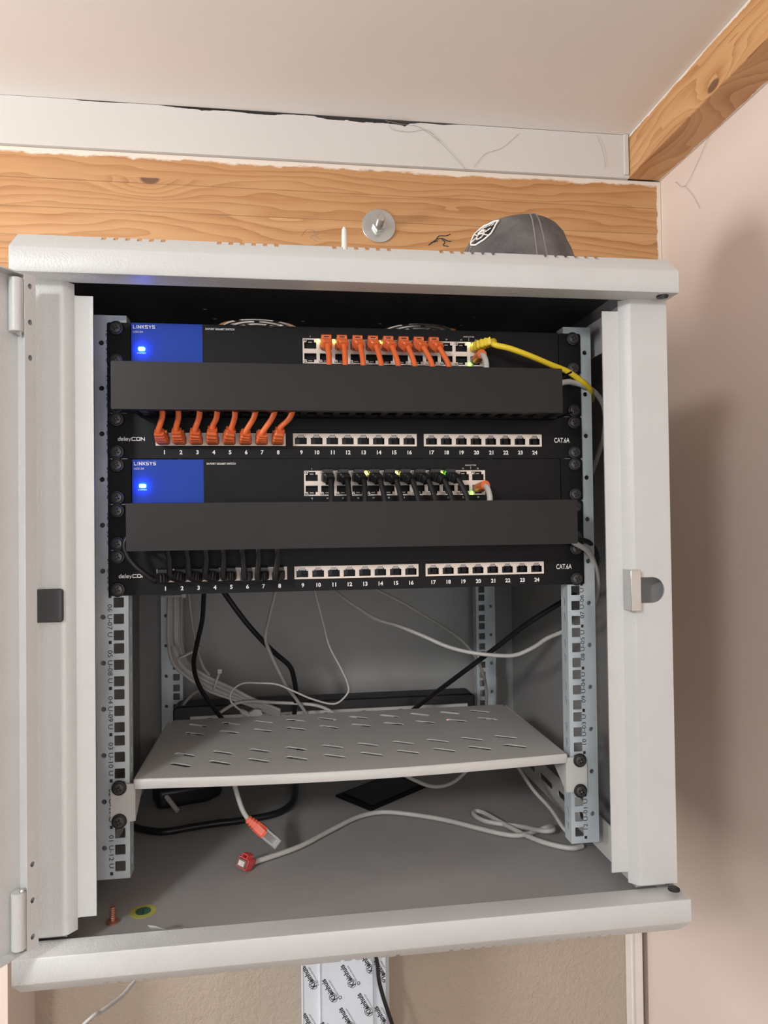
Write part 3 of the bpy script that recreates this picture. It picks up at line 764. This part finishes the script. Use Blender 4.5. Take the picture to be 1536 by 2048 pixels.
# ================================================================== cords
def frames(pts):
    R = []; n = Vector((0, 0, 1))
    for i, p in enumerate(pts):
        tt = ((pts[i+1] if i+1 < len(pts) else p) - (pts[i-1] if i else p)).normalized()
        n = (n - tt*n.dot(tt)).normalized(); R.append((p, tt, n, tt.cross(n)))
    return R
def boot_mb(start, end, rib=4, w0=11.4, h0=9.2, w1=8.8, m=None, slot_m=None, hood=True):
    """moulded strain relief from a socket (start) to where the cable leaves (end); returns mesh and exit direction"""
    s = Vector(start); e = Vector(end); mb = MB(); mb.mat(m)
    a = s+Vector((0, -9.5, 0)); d = (e-a)
    pts = [s, s+Vector((0, -5, 0)), a]
    ctrl = a+Vector((0, -d.length*.55, 0))
    N = rib*2+1
    for k in range(1, N+1):
        t_ = k/N; pts.append(a*(1-t_)**2 + ctrl*2*t_*(1-t_) + e*t_*t_)
    fr = frames(pts); R = []
    def ring(f, w, h):
        p, tt, n, b = f; c = .22
        o = []
        for x, y in ((-1+c,-1),(1-c,-1),(1,-1+c),(1,1-c),(1-c,1),(-1+c,1),(-1,1-c),(-1,-1+c)): o.append(p+b*(x*w/2)+n*(y*h/2))
        return o
    for i, f in enumerate(fr):
        if i < 3: R.append(ring(f, w0, h0)); continue
        k = i-3; q = k/(N-1); w_ = w0+(w1-w0)*q; h_ = h0+(w1-h0)*q
        sc_ = 1.0 if k % 2 == 0 else .86
        g = (f[0]-f[1]*.5, f[1], f[2], f[3]); R.append(ring(g, w_*sc_, h_*sc_)); g = (f[0]+f[1]*.5, f[1], f[2], f[3]); R.append(ring(g, w_*sc_, h_*sc_))
    mb.rings(R)
    if hood:
        x, y, z = s; T = Matrix.Translation(s)
        mb.prism([(-1.5, 3.5), (-12.5, 3.5), (-12.5, 7.6), (-10.5, 8.9), (-1.5, 7.4)], 'x', -4.9, 4.9, T)
        mb.mat(slot_m or VBLK); mb.box(-2.4, 2.4, -12.8, -12.0, 5.6, 6.7, T)
        mb.mat(m)
    return mb, fr[-1][1]
def cord(name, label, group, m, ends, mid, r=2.75, bm_=None, n=7):
    """ends: list of (start, end, hood) boots (one or two); mid: cable way points between them"""
    t = thing(name, ends[0][0] if ends else mid[0], label, 'cable', group)
    pts = []
    first = True
    built = []
    for k, (s, e, hood) in enumerate(ends):
        mb, d = boot_mb(s, e, m=bm_ or m, slot_m=VBLK, hood=hood)
        obj('boot', mb, None, t, smooth=25); built.append((Vector(e), d))
    if built:
        e, d = built[0]; pts = [e-d*1.5, e+d*3]
    pts += [Vector(p) for p in mid]
    if len(built) > 1: e, d = built[1]; pts += [e+d*3, e-d*1.5]
    obj('cable', MB().tube(spline(pts, n), r, 12), m, t, smooth=60)
    return t
cols = [-44.7+15.58*j for j in range(12)]
# orange cords: upper patch panel 1-8 -> top switch 2-9
zP, zS = 400.05+18.9, 488.95
pe = [(-188.8,421.1),(-172.8,422.6),(-155.7,422.2),(-139.4,425.1),(-122.1,424.2),(-108,421.4),(-92.3,420.5),(-75.6,424.5)]
pcx = [-182.2,-168.2,-148.3,-132.3,-115.8,-95.9,-77.7,-61.3]
scx = [-28.2,-12.8,4.7,22.2,39,55.3,72.8,89.3]
for i in range(8):
    x0 = px(i+1); x1 = cols[i+1]; lay = 456+(i % 4)*6.5; yy = -44+(i//4)*7
    mid = [(pcx[i]-.35*(pcx[i]-pe[i][0]), -35, 436), (pcx[i], -41, 448), (pcx[i]+9, yy, lay-1), (pcx[i]+24, yy+3, lay+1), ((pcx[i]+scx[i])/2, yy+4, lay+2), (scx[i]-10, yy+3, lay+5), (scx[i]-1, -40, 476), (scx[i]+.3, -37, 489)]
    cord('network_cable', 'orange patch cord from socket %d of the upper patch panel to the top switch' % (i+1), 'orange patch cords', ORG,
         [((x0, -3, zP-1.0), (pe[i][0], -27, pe[i][1]+1.5), True), ((x1, -3.5, zS+25.0), (x1+.6+i*.35, -25.5, zS+19.4), True)], mid)
# black cords: lower patch panel 1-8 -> middle switch 2-9
zP, zS = 266.7+18.9, 355.6
pe2 = [(-193.5,284),(-177.8,287.5),(-160.7,287.2),(-145.4,286.8),(-129.1,285.5),(-110.3,284.6),(-97,284.2),(-80.4,284)]
pcx2 = [-219,-179.5,-162.5,-144.8,-128.9,-111.5,-96.7,-78.6]
scx2 = [-27.8,-10,5,24.5,40.7,57.5,74.4,91.4,108]
for i in range(8):
    x0 = px(i+1); x1 = cols[i+1]; lay = 322+(i % 4)*6.5; yy = -44+(i//4)*7
    if i == 0: mid = [(-203,-32,290.5),(-211.5,-33,298.5),(-217.5,-34,308),(-219.5,-34,318),(-214,-34,326),(-200,-38,327),(-120,-38,326),(-50,-38,330),(scx2[0]-6,-38,342),(scx2[0],-37,354)]
    else: mid = [(pcx2[i]-.3*(pcx2[i]-pe2[i][0]), -34, 302), (pcx2[i], -39, 313), (pcx2[i]+6, yy, lay-1), (pcx2[i]+20, yy+3, lay+1), ((pcx2[i]+scx2[i])/2, yy+4, lay+2), (scx2[i]-12, yy+3, lay+4), (scx2[i]-2, -40, 342), (scx2[i]+.2, -37, 354.5)]
    cord('network_cable', 'black patch cord from socket %d of the lower patch panel to the middle switch' % (i+1), 'black patch cords', CBLK,
         [((x0, -3, zP-1.0), (pe2[i][0], -25, pe2[i][1]), True), ((x1, -3.5, zS+25.0), (x1+1.6+i*.5, -25, zS+20.5), True)], mid)
cord('network_cable', 'black patch cord in the rightmost used socket of the middle switch, leaving at right', 'black patch cords', CBLK,
     [((cols[9], -3.5, zS+25.0), (cols[9]+4, -25, zS+21.5), True)], [(106, -34, 362), (108, -38, 352), (116, -44, 338), (150, -44, 326), (200, -32, 322)]+DATA['black_r2'][1:])
# yellow and grey cords at the right of the switches
t = cord('network_cable', 'yellow patch cord from the top switch running right past the rack rail', None, YEL,
     [((cols[11], -3.5, 488.95+25.5), (136.5, -25, 488.95+27.2), False)], DATA['yellow'][1:], r=3.0)
def ringboot(t, s, e, m, r0=6.2, r1=7.6):
    mb = MB(); s, e = Vector(s), Vector(e); P = [s.lerp(e, k/10) for k in range(11)]
    mb.tube(P[:-1]+[P[-1], P[-1]-(e-s)*.02, P[-1]-(e-s)*.35], [ (r0+(r1-r0)*k/10)*(.95 if k % 2 else 1) for k in range(11)]+[r1*.78, r1*.7], 20)
    mb.mi = 0; mb.mats = [m]; mb.mat(VBLK); d_ = (e-s).normalized(); mb.tube([e-d_*.9, e-d_*2.5], r1*.80, 20); return obj('boot', mb, None, t, smooth=50)  # black disc in the mouth stands in for shade inside the boot
for u, key, lb, q in ((12, 'grey_r1', 'light grey cord with flared orange boot in the top switch, looping beside the right rail', (128,-22,504.3)),
                   (9, 'grey_r2', 'light grey cord with flared orange boot in the middle switch, leaving beside the right rail', (129.6,-22,371.2))):
    z0 = (u-1)*44.45; t = thing('network_cable', (cols[11], -3, z0+12), lb, 'cable', 'grey cords with flared orange boots')
    obj('plug', MB().box(cols[11]-5.8, cols[11]+5.8, -7, -2.5, z0+9.5, z0+17), CLR, t, bevel=.8)
    ringboot(t, (cols[11]-.5, -6, z0+13.6), (q[0], q[1], q[2]), ORG, 4.7, 5.1)
    c = [(q[0], q[1]+7, q[2]-.6), (q[0]+.2, q[1]-1, q[2]-1.3), (q[0]+.9, q[1]-6, q[2]-5), (q[0]+1, q[1]-11, z0+4), (q[0]+.6, -36, z0-2), (q[0]+4, -40, z0-12), (q[0]+20, -42, z0-22), (175, -40, z0-25 if u == 12 else z0-38)]
    obj('cable', MB().tube(spline(c+DATA[key][(1 if u == 12 else 0):], 7), 2.9, 12), GRY, t, smooth=60)

# ---- loose cables inside the cabinet
def loose(key, m, r, label, group=None, name='cable', pts=None):
    return tag(obj(name, MB().tube(spline(pts or DATA[key], 8), r, 12), m, smooth=60), label, 'cable', group)
loose('black_left', CBLK, 3.0, 'thick black cable hanging down on the left beside the grey bundle')
loose('black_mid', CBLK, 3.4, 'thick black cable slanting right behind the shelf, crossed by a grey one')
loose('grey_mid', DGRY, 2.4, 'grey cable crossing in front of the slanting black cable')
loose('grey_flat', GRY, 2.3, 'grey cable lying over the power strip at the back')
loose('grey_arc_r', GRY, 2.5, 'pale grey cable sagging in an arc towards the right rail')
loose('grey_dim_r', DGRY, 2.2, 'dim grey cable dropping steeply to the rear right rail')
loose('black_diag', CBLK, 3.3, 'straight black cable slanting from right rail down to the shelf')
loose('under_loop', DGRY, 2.4, 'grey cable loop sagging below the shelf over the flat black plate')
loose('right_drop', GRY, 2.2, 'grey cable dropping diagonally to the foot of the right rail')
loose('black_loop', CBLK, 4.2, 'thick black cable curving across the cabinet floor under the shelf')
loose('left_low', DGRY, 2.2, 'short grey cable end poking left from the bundle near rear left rail')
loose('grey_up', DGRY, 2.2, 'dim grey cable running upwards just right of the grey bundle')
for i in range(8):
    loose('bundle%d' % i, DGRY if i % 2 else GRY, 2.5, 'one of the grey cables tied in a bundle at the rear left rail', 'grey cables tied in a bundle')
ZT = plain('cable_tie_nylon', (.62,.60,.57), .4)
for (c, ax, rr, lb) in (((-208,316,155), (.45,0,-1), (15,9), 'pale cable tie round the grey bundle, upper one with its knot'), ((-168,305,118), (1,0,-.35), (14,8), 'pale cable tie round the grey bundle, lower one near the shelf'), ((-232,334,235), (.0,0,-1), (17,8), 'pale cable tie round the grey bundle, topmost behind the lower patch panel')):
    a = Vector(ax).normalized(); n = a.cross(Vector((0,1,0))).normalized(); b = Vector((0,1,0)); P = []
    for k in range(25): an = 2*math.pi*k/24; P.append(Vector(c)+n*rr[0]*math.cos(an)+b*rr[1]*math.sin(an))
    mb = MB().tube(P, 1.6, 8); e = P[6]+(n*0); h = Vector(c)+n*(-rr[0] if n.x < 0 else rr[0])
    mb.box(h.x-3, h.x+3, h.y-7, h.y, h.z-3, h.z+3.5)
    tag(obj('cable_tie', mb, ZT, bevel=.6), lb, 'cable tie', 'pale cable ties')
# thin cable with a ribbed plug
t = thing('thin_cable', DATA['thin_plug'][-1], 'thin grey cable making a wide loop, ending in a ribbed plug on the shelf', 'cable')
obj('cable', MB().tube(spline(DATA['thin_plug'], 8), 1.35, 8), GRY, t, smooth=60)
a, b, c = [Vector(p) for p in DATA['thin_tip']]
mb = MB(); P = [a.lerp(b, k/13) for k in range(14)]; mb.tube(P, [2.2+k*.12 if k % 2 else 3.1+k*.12 for k in range(14)], 12)
obj('strain_relief', mb, GRY, t, smooth=20)
d = (c-b).normalized(); Q = d.to_track_quat('X', 'Z').to_matrix().to_4x4()
obj('plug', MB().prism([(0,-4.5),(16,-4.5),(16,3),(9,6),(0,4.5)], 'y', -4, 4, Matrix.Translation(b+Vector((0,0,1.5))) @ Q), DGRY, t, bevel=1)

# loose network plugs under the shelf
def rj45(mb, T):
    mb.box(0, 21.5, -5.8, 5.8, -4, 4, T)
    mb.prism([(4, 4), (16, 4), (15, 5), (2, 7.6), (2, 6.8)], 'y', -3, 3, T)
    return mb
t = thing('network_cable', DATA['hang_boot'][2], 'grey cable hanging below the shelf with orange boot and clear plug', 'cable', )
obj('cable', MB().tube(spline(DATA['hang'], 8), 2.8, 12), GRY, t, smooth=60)
a, b, c = [Vector(p) for p in DATA['hang_boot']]
d = (c-a).normalized(); side = d.cross(Vector((0,-1,.25))).normalized(); up = side.cross(d).normalized()
def basis(o, x, y, z): return Matrix(((x.x,y.x,z.x,o.x),(x.y,y.y,z.y,o.y),(x.z,y.z,z.z,o.z),(0,0,0,1)))
T = basis(a, d, side, up)
mb = MB(); R = []
for x, w_, h_ in ((-1,3.4,3.4),(0,4.2,4.0),(2.5,4.4,4.1),(2.6,3.6,3.6),(3.6,3.6,3.6),(3.7,4.8,4.2),(6,4.9,4.2),(6.1,4.0,3.8),(7.1,4.0,3.8),(7.2,5.2,4.4),(9.5,5.4,4.5),(9.6,4.6,4.0),(10.6,4.8,4.0),(10.7,5.8,4.6),(23,6.4,4.9)):
    R.append([T @ Vector((x, u_*w_, v_*h_)) for u_, v_ in ((-1,-.6),(-.6,-1),(.6,-1),(1,-.6),(1,.6),(.6,1),(-.6,1),(-1,.6))])
mb.rings(R); mb.prism([(11,4.5),(24,4.5),(25,8.6),(22,9.2)], 'y', -3.6, 3.6, T)
obj('boot', mb, ORG2, t, smooth=25)
obj('plug', rj45(MB(), T @ Matrix.Translation((22.5, 0, 0))), CLR, t, bevel=.4)
for k in range(8): pass
obj('contacts', MB().box(41, 42.5, -4.4, 4.4, -2.5, 2.5, T).box(26, 38, -3.2, 3.2, -.9, .9, T), GRY, t, smooth=0)
t = thing('network_cable', DATA['floor_red'][0], 'long grey cable snaking over the cabinet floor to a red-booted plug', 'cable')
obj('cable', MB().tube(spline([(x, y, z+1.2) for x, y, z in DATA['floor_red']], 8), 2.9, 12), GRY, t, smooth=60)
o = Vector(DATA['floor_red'][0]); p2 = Vector(DATA['floor_red'][1])
d = (o-p2).normalized(); d = (d+Vector((0,-.9,.55))).normalized(); side = d.cross(Vector((.25,0,1))).normalized(); up = side.cross(d)
T = basis(o+Vector((0,0,2)), d, side, up)
mb = MB()
mb.rings([[T @ Vector((x, u_*w_, v_*w_)) for u_, v_ in ((-1,-.6),(-.6,-1),(.6,-1),(1,-.6),(1,.6),(.6,1),(-.6,1),(-1,.6))] for x, w_ in ((-3,3.4),(3,4.6),(8,5.4))], True)
W = 1.0
mb.box(8, 19, -6.8, -6.0, -5.2, 5.2, T).box(8, 19, 6.0, 6.8, -5.2, 5.2, T).box(8, 19, -6.8, 6.8, -5.6, -4.8, T).box(8, 19, -6.8, 6.8, 4.8, 5.6, T)
mb.box(8, 19, -3.6, -2.8, 5.6, 9.5, T).box(8, 19, 2.8, 3.6, 5.6, 9.5, T).box(8, 19, -3.6, 3.6, 8.9, 9.7, T)
obj('boot', mb, plain('red_boot', (.78,.10,.10), .4), t, smooth=25)
obj('plug', MB().box(5, 21, -5.6, 5.6, -4.4, 4.4, T), CLR, t, bevel=.5)
obj('contacts', MB().box(20.6, 21.3, -3.8, 3.8, -2.6, 2.6, T), WHT, t, smooth=0)

# ---- things on the cabinet floor
q = [(-7,266),(35,208),(123,280),(98,352)]; q = [(-7,266),(35,208),(125,281),(83,339)]
t = thing('flat_plate', (60, 275, -40), 'flat black rectangular plate lying askew on the cabinet floor', 'plate')
mb = MB().prism(q, 'z', -40, -37); cxy = (sum(a for a, _ in q)/4, sum(b for _, b in q)/4)
obj('rim', mb, BLK, t, bevel=.8)
qi = [(cxy[0]+(a-cxy[0])*.82, cxy[1]+(b-cxy[1])*.82) for a, b in q]
obj('insert', MB().prism(qi, 'z', -37, -35.5), VBLK, t, bevel=.5)
t = thing('power_adapter', (-205, 285, -40), 'dark power adapter lying at the back left under the shelf', 'adapter')
T = Matrix.Translation((-205, 290, -40)) @ Matrix.Rotation(math.radians(20), 4, 'Z')
obj('case', MB().prism([(-46,-20),(20,-24),(44,-10),(44,14),(20,24),(-46,20)], 'z', 0, 27, T), CBLK, t, bevel=7, seg=4)
obj('white_tip', MB().tube([(-232,262,-22),(-222,252,-30),(-214,243,-36)], 3.2, 10), GRY, t)
obj('cord', MB().tube(spline([(-175,300,-20),(-130,310,-24),(-90,318,-10),(-50,328,10),(-20,332,30)], 8), 4, 10), CBLK, t)

# ================================================================== on top of the cabinet
# grey cap with shield badge
t = thing('baseball_cap', (236, 150, 591), 'faded charcoal baseball cap with a shield badge, on top of cabinet', 'cap')
CAPM = NT('washed_charcoal_cotton'); _n = CAPM.noise(22, CAPM.pos(), 4, .6)
_f = CAPM.noise(900, CAPM.pos(), 2)
CAPM.set(Base_Color=CAPM.ramp(CAPM.math('ADD', CAPM.math('MULTIPLY', _n, .7), CAPM.math('MULTIPLY', _f, .3)), [(.35, (.062,.056,.060)), (.68, (.175,.162,.155))]), Roughness=.95); CAPM.bump(_f, .5, .0006); CAPM = CAPM.m
STITCH = plain('seam_grey', (.22,.20,.20), .9)
ZTOP = 716.0
RL = [(0,0),(1.2,14),(4.4,37),(7,44),(10,50),(15,56),(25,67),(37,74),(46,80),(80,92),(110,98),(132,99)]
RR = [(0,0),(.9,8),(2,14),(5,29),(7.5,38),(13,45),(22.5,52),(34,56),(42,60),(51,63),(80,74),(110,80),(132,81)]
def prof_r(tab, d):
    for (a, p), (b_, q_) in zip(tab, tab[1:]):
        if a <= d <= b_: return p+(q_-p)*(d-a)/(b_-a)
    return tab[-1][1]
def dome(phi, dr, d=0):
    """point of the crown: direction phi, drop dr below the top, d out of the surface"""
    wl_ = ((1-math.cos(phi))/2)**1.5; r = prof_r(RL, dr)*wl_+prof_r(RR, dr)*(1-wl_)+d
    k = min(1, dr/40.0)
    return Vector((232+r*math.cos(phi), 150+r*math.sin(phi)*1.0, ZTOP-dr+d*(1-k)))
mb = MB(); R = []
H = [123, 110, 90, 80, 62, 51, 46, 42, 37, 34, 30, 25, 22.5, 18, 15, 13, 10, 7.5, 5, 3, 2, .9]
for h in H: R.append([dome(2*math.pi*k/64, h) for k in range(64)])
mb.rings(R); obj('crown', mb, CAPM, t, smooth=60)
mb = MB()
for ph in (math.radians(-97), math.radians(-88), math.radians(200), math.radians(194), math.radians(52), math.radians(120)):
    P = [dome(ph, h, .5) for h in (125, 100, 80, 65, 52, 46, 40, 34, 28, 22, 17, 13, 10, 7.5, 5, 3, 1.5)]
    mb.tube(P, .9, 6)
obj('seams', mb, STITCH, t)
obj('button', MB().lathe([(8, -2), (7, .5), (4, 2.0), (.4, 2.4)], (233, 148, ZTOP-.6), 'z', 20), VBLK, t)
mb = MB(); R = []
for k in range(25):
    ph = math.radians(128+104*k/24); e = math.sin(math.pi*k/24)
    bx, by = 236+94*math.cos(ph), 150+82*math.sin(ph); fx = bx-72*e**.7; 
    R.append([(bx+3, by, 596), (fx, by*1.0, 593.5+3*e), (fx, by, 596+3*e), (bx+3, by, 600)])
mb.rings(R); obj('brim', mb, CAPM, t)
# badge stitched on the crown
def badge(pts, d, m, mb, n=14, tube=0):
    """pts in badge units (u -1..1 across, v -1..1 up) laid over the crown"""
    def P(u, v): return dome(math.radians(207)+u*.27, 31-v*15.5, d)
    if tube:
        Q = []
        for i in range(len(pts)):
            a, b = pts[i], pts[(i+1) % len(pts)]
            for k in range(6): Q.append(P(a[0]+(b[0]-a[0])*k/6, a[1]+(b[1]-a[1])*k/6))
        mb.mat(m); mb.tube(Q+[Q[0]], tube, 6)
        return
shield = [(-1,.85),(-.5,.95),(0,.82),(.5,.95),(1,.85),(.97,.2),(.85,-.3),(.5,-.75),(0,-1),(-.5,-.75),(-.85,-.3),(-.97,.2)]
BAD = MB(); BAD.mat(VBLK)
def PB(u, v, d): return dome(math.radians(207)+u*.27, 31-v*15.5, d)
rr = []
for s_ in (1.0, .8, .6, .4, .2, .02): rr.append([PB(a*s_, b*s_, 1.2) for a, b in shield])
BAD.rings(rr, False)
badge(shield, 1.6, INK, BAD, tube=1.15)
def stroke(pts, r=.8):
    Q = []
    for i in range(len(pts)-1):
        for k in range(4): Q.append(PB(pts[i][0]+(pts[i+1][0]-pts[i][0])*k/4, pts[i][1]+(pts[i+1][1]-pts[i][1])*k/4, 1.9))
    Q.append(PB(*pts[-1], 1.9)); BAD.mat(WHT); BAD.tube(Q, r, 6)
G = {'R': [[(0,0),(0,1),(.8,1),(.8,.5),(0,.5),(.8,0)]], 'A': [[(0,0),(.4,1),(.8,0)],[(.2,.4),(.6,.4)]], 'I': [[(.4,0),(.4,1)]], 'D': [[(0,0),(0,1),(.6,.9),(.8,.5),(.6,.1),(0,0)]], 'E': [[(.8,1),(0,1),(0,0),(.8,0)],[(0,.5),(.6,.5)]], 'S': [[(.8,1),(0,.9),(0,.55),(.8,.45),(.8,.1),(0,0)]]}
for k, ch in enumerate('RAIDERS'):
    for ln in G[ch]: stroke([(-.82+k*.24+a*.17, .46+b*.26) for a, b in ln], .45)
stroke([(.28*math.cos(a*math.pi/8), -.12+.34*math.sin(a*math.pi/8)) for a in range(17)], 1.0)   # face
stroke([(-.3,.1),(0,.28),(.3,.1)], 1.6); stroke([(-.3,.02),(.3,-.02)], .8); stroke([(.05,-.05),(.2,-.05)], 1.2)
stroke([(-.75,-.45),(-.3,-.2)], .8); stroke([(.75,-.45),(.3,-.2)], .8); stroke([(-.7,.2),(-.35,.0)], .8); stroke([(.7,.2),(.35,.0)], .8); stroke([(-.2,-.45),(.2,-.45)], .7)
obj('badge', BAD, None, t, smooth=60)['label'] = 'black and white shield badge'
# thin white rod
tag(obj('white_rod', MB().lathe([(3.4, 0), (3.1, 60), (2.6, 68), (1, 71)], (-3.5, 60, 591), 'z', 14), WHT), 'thin white rod standing up behind the cabinet top edge', 'rod')

# ================================================================== below the cabinet
t = thing('metal_duct', (20, 525, FZ), 'upright profile in pale blue printed protective film below the cabinet', 'duct')
FILM = plain('pale_blue_film', (.64,.70,.78), .3, .1, .03)
mb = MB(); mb.mat(FILM)
mb.box(-22, 66, 480, YW, FZ, 686).box(-51, -22, 483, YW, FZ, 686).box(66, 88, 483, YW, FZ, 686).box(91, 99, 520, YW, FZ, 686)
mb.mat(plain('film_fold', (.74,.76,.80), .35)); mb.box(-23.5, -21.5, 478.6, 483, FZ, 686); mb.box(-52, -50, 482, 484, FZ, 686)
mb.mat(BINK)
ang = math.radians(119)
def logo(cx, cz, x0, x1, y):
    ca, sa = math.cos(ang), math.sin(ang)
    sub = MB(); I = Matrix.Identity(4)
    sub.text('Kleinhuis', -20, 20, -4, 5, I, .03, 0); sub.text('METAALGROEP', -17, 14, -9.2, -7, I, 0, 0)
    ol = [(-15+8.2*math.cos(a*math.pi/12), .5+6.6*math.sin(a*math.pi/12)) for a in range(24)]
    sub.plate(ol, [[(-15+7.4*math.cos(a*math.pi/12), .5+5.8*math.sin(a*math.pi/12)) for a in range(24)]], .01, I)
    sub.plate([(-24,-11),(-20,-12),(-18,-9),(-20,-6),(-24,-7)], [[(-23,-10),(-20.5,-11),(-19,-9),(-20.5,-7),(-23,-8)]], .01, I)
    bm = sub.bm
    for v in bm.verts:
        u, w_ = v.co.x, v.co.y
        v.co = Vector((cx+u*ca-w_*sa, y-.15, cz+u*sa+w_*ca))
    bmesh.ops.bisect_plane(bm, geom=bm.verts[:]+bm.edges[:]+bm.faces[:], plane_co=(x1,0,0), plane_no=(1,0,0), clear_outer=True)
    bmesh.ops.bisect_plane(bm, geom=bm.verts[:]+bm.edges[:]+bm.faces[:], plane_co=(x0,0,0), plane_no=(-1,0,0), clear_outer=True)
    mp = {v: mb.bm.verts.new(v.co) for v in bm.verts}
    for f in bm.faces: mb._f([mp[v] for v in f.verts])
    bm.free()
for row in range(-3, 11):
    for col in range(-1, 3):
        cx = 24+col*31-row*3.5; cz = -416-row*70+col*20.5
        for cz_ in (cz,): logo(cx, cz_, -21.5, 65.5, 480); 
for k in range(-1, 10):
    logo(-40, -414-k*77, -49.5, -24, 483); logo(80, -492-(k-1)*77, 66.5, 87.5, 483)
obj('film_profile', mb, None, t, smooth=0)
tag(obj('cable', MB().tube(spline([(69,472,-300),(69,470,-364),(73,470,-397),(75,470,-422),(81,468,-447),(89,466,-473),(99,466,-507),(112,466,-580),(118,466,-800)], 8), 3.4, 10), CBLK), 'black cable hanging down along the printed duct', 'cable')
tag(obj('cable', MB().tube(spline([(-175,300,-66)]+[(-190,300,-110),(-215,300,-190)]+DATA['below']+[(-470,250,-430)], 8), 2.6, 12), DGRY), 'grey cable hanging below the cabinet at the lower left', 'cable')
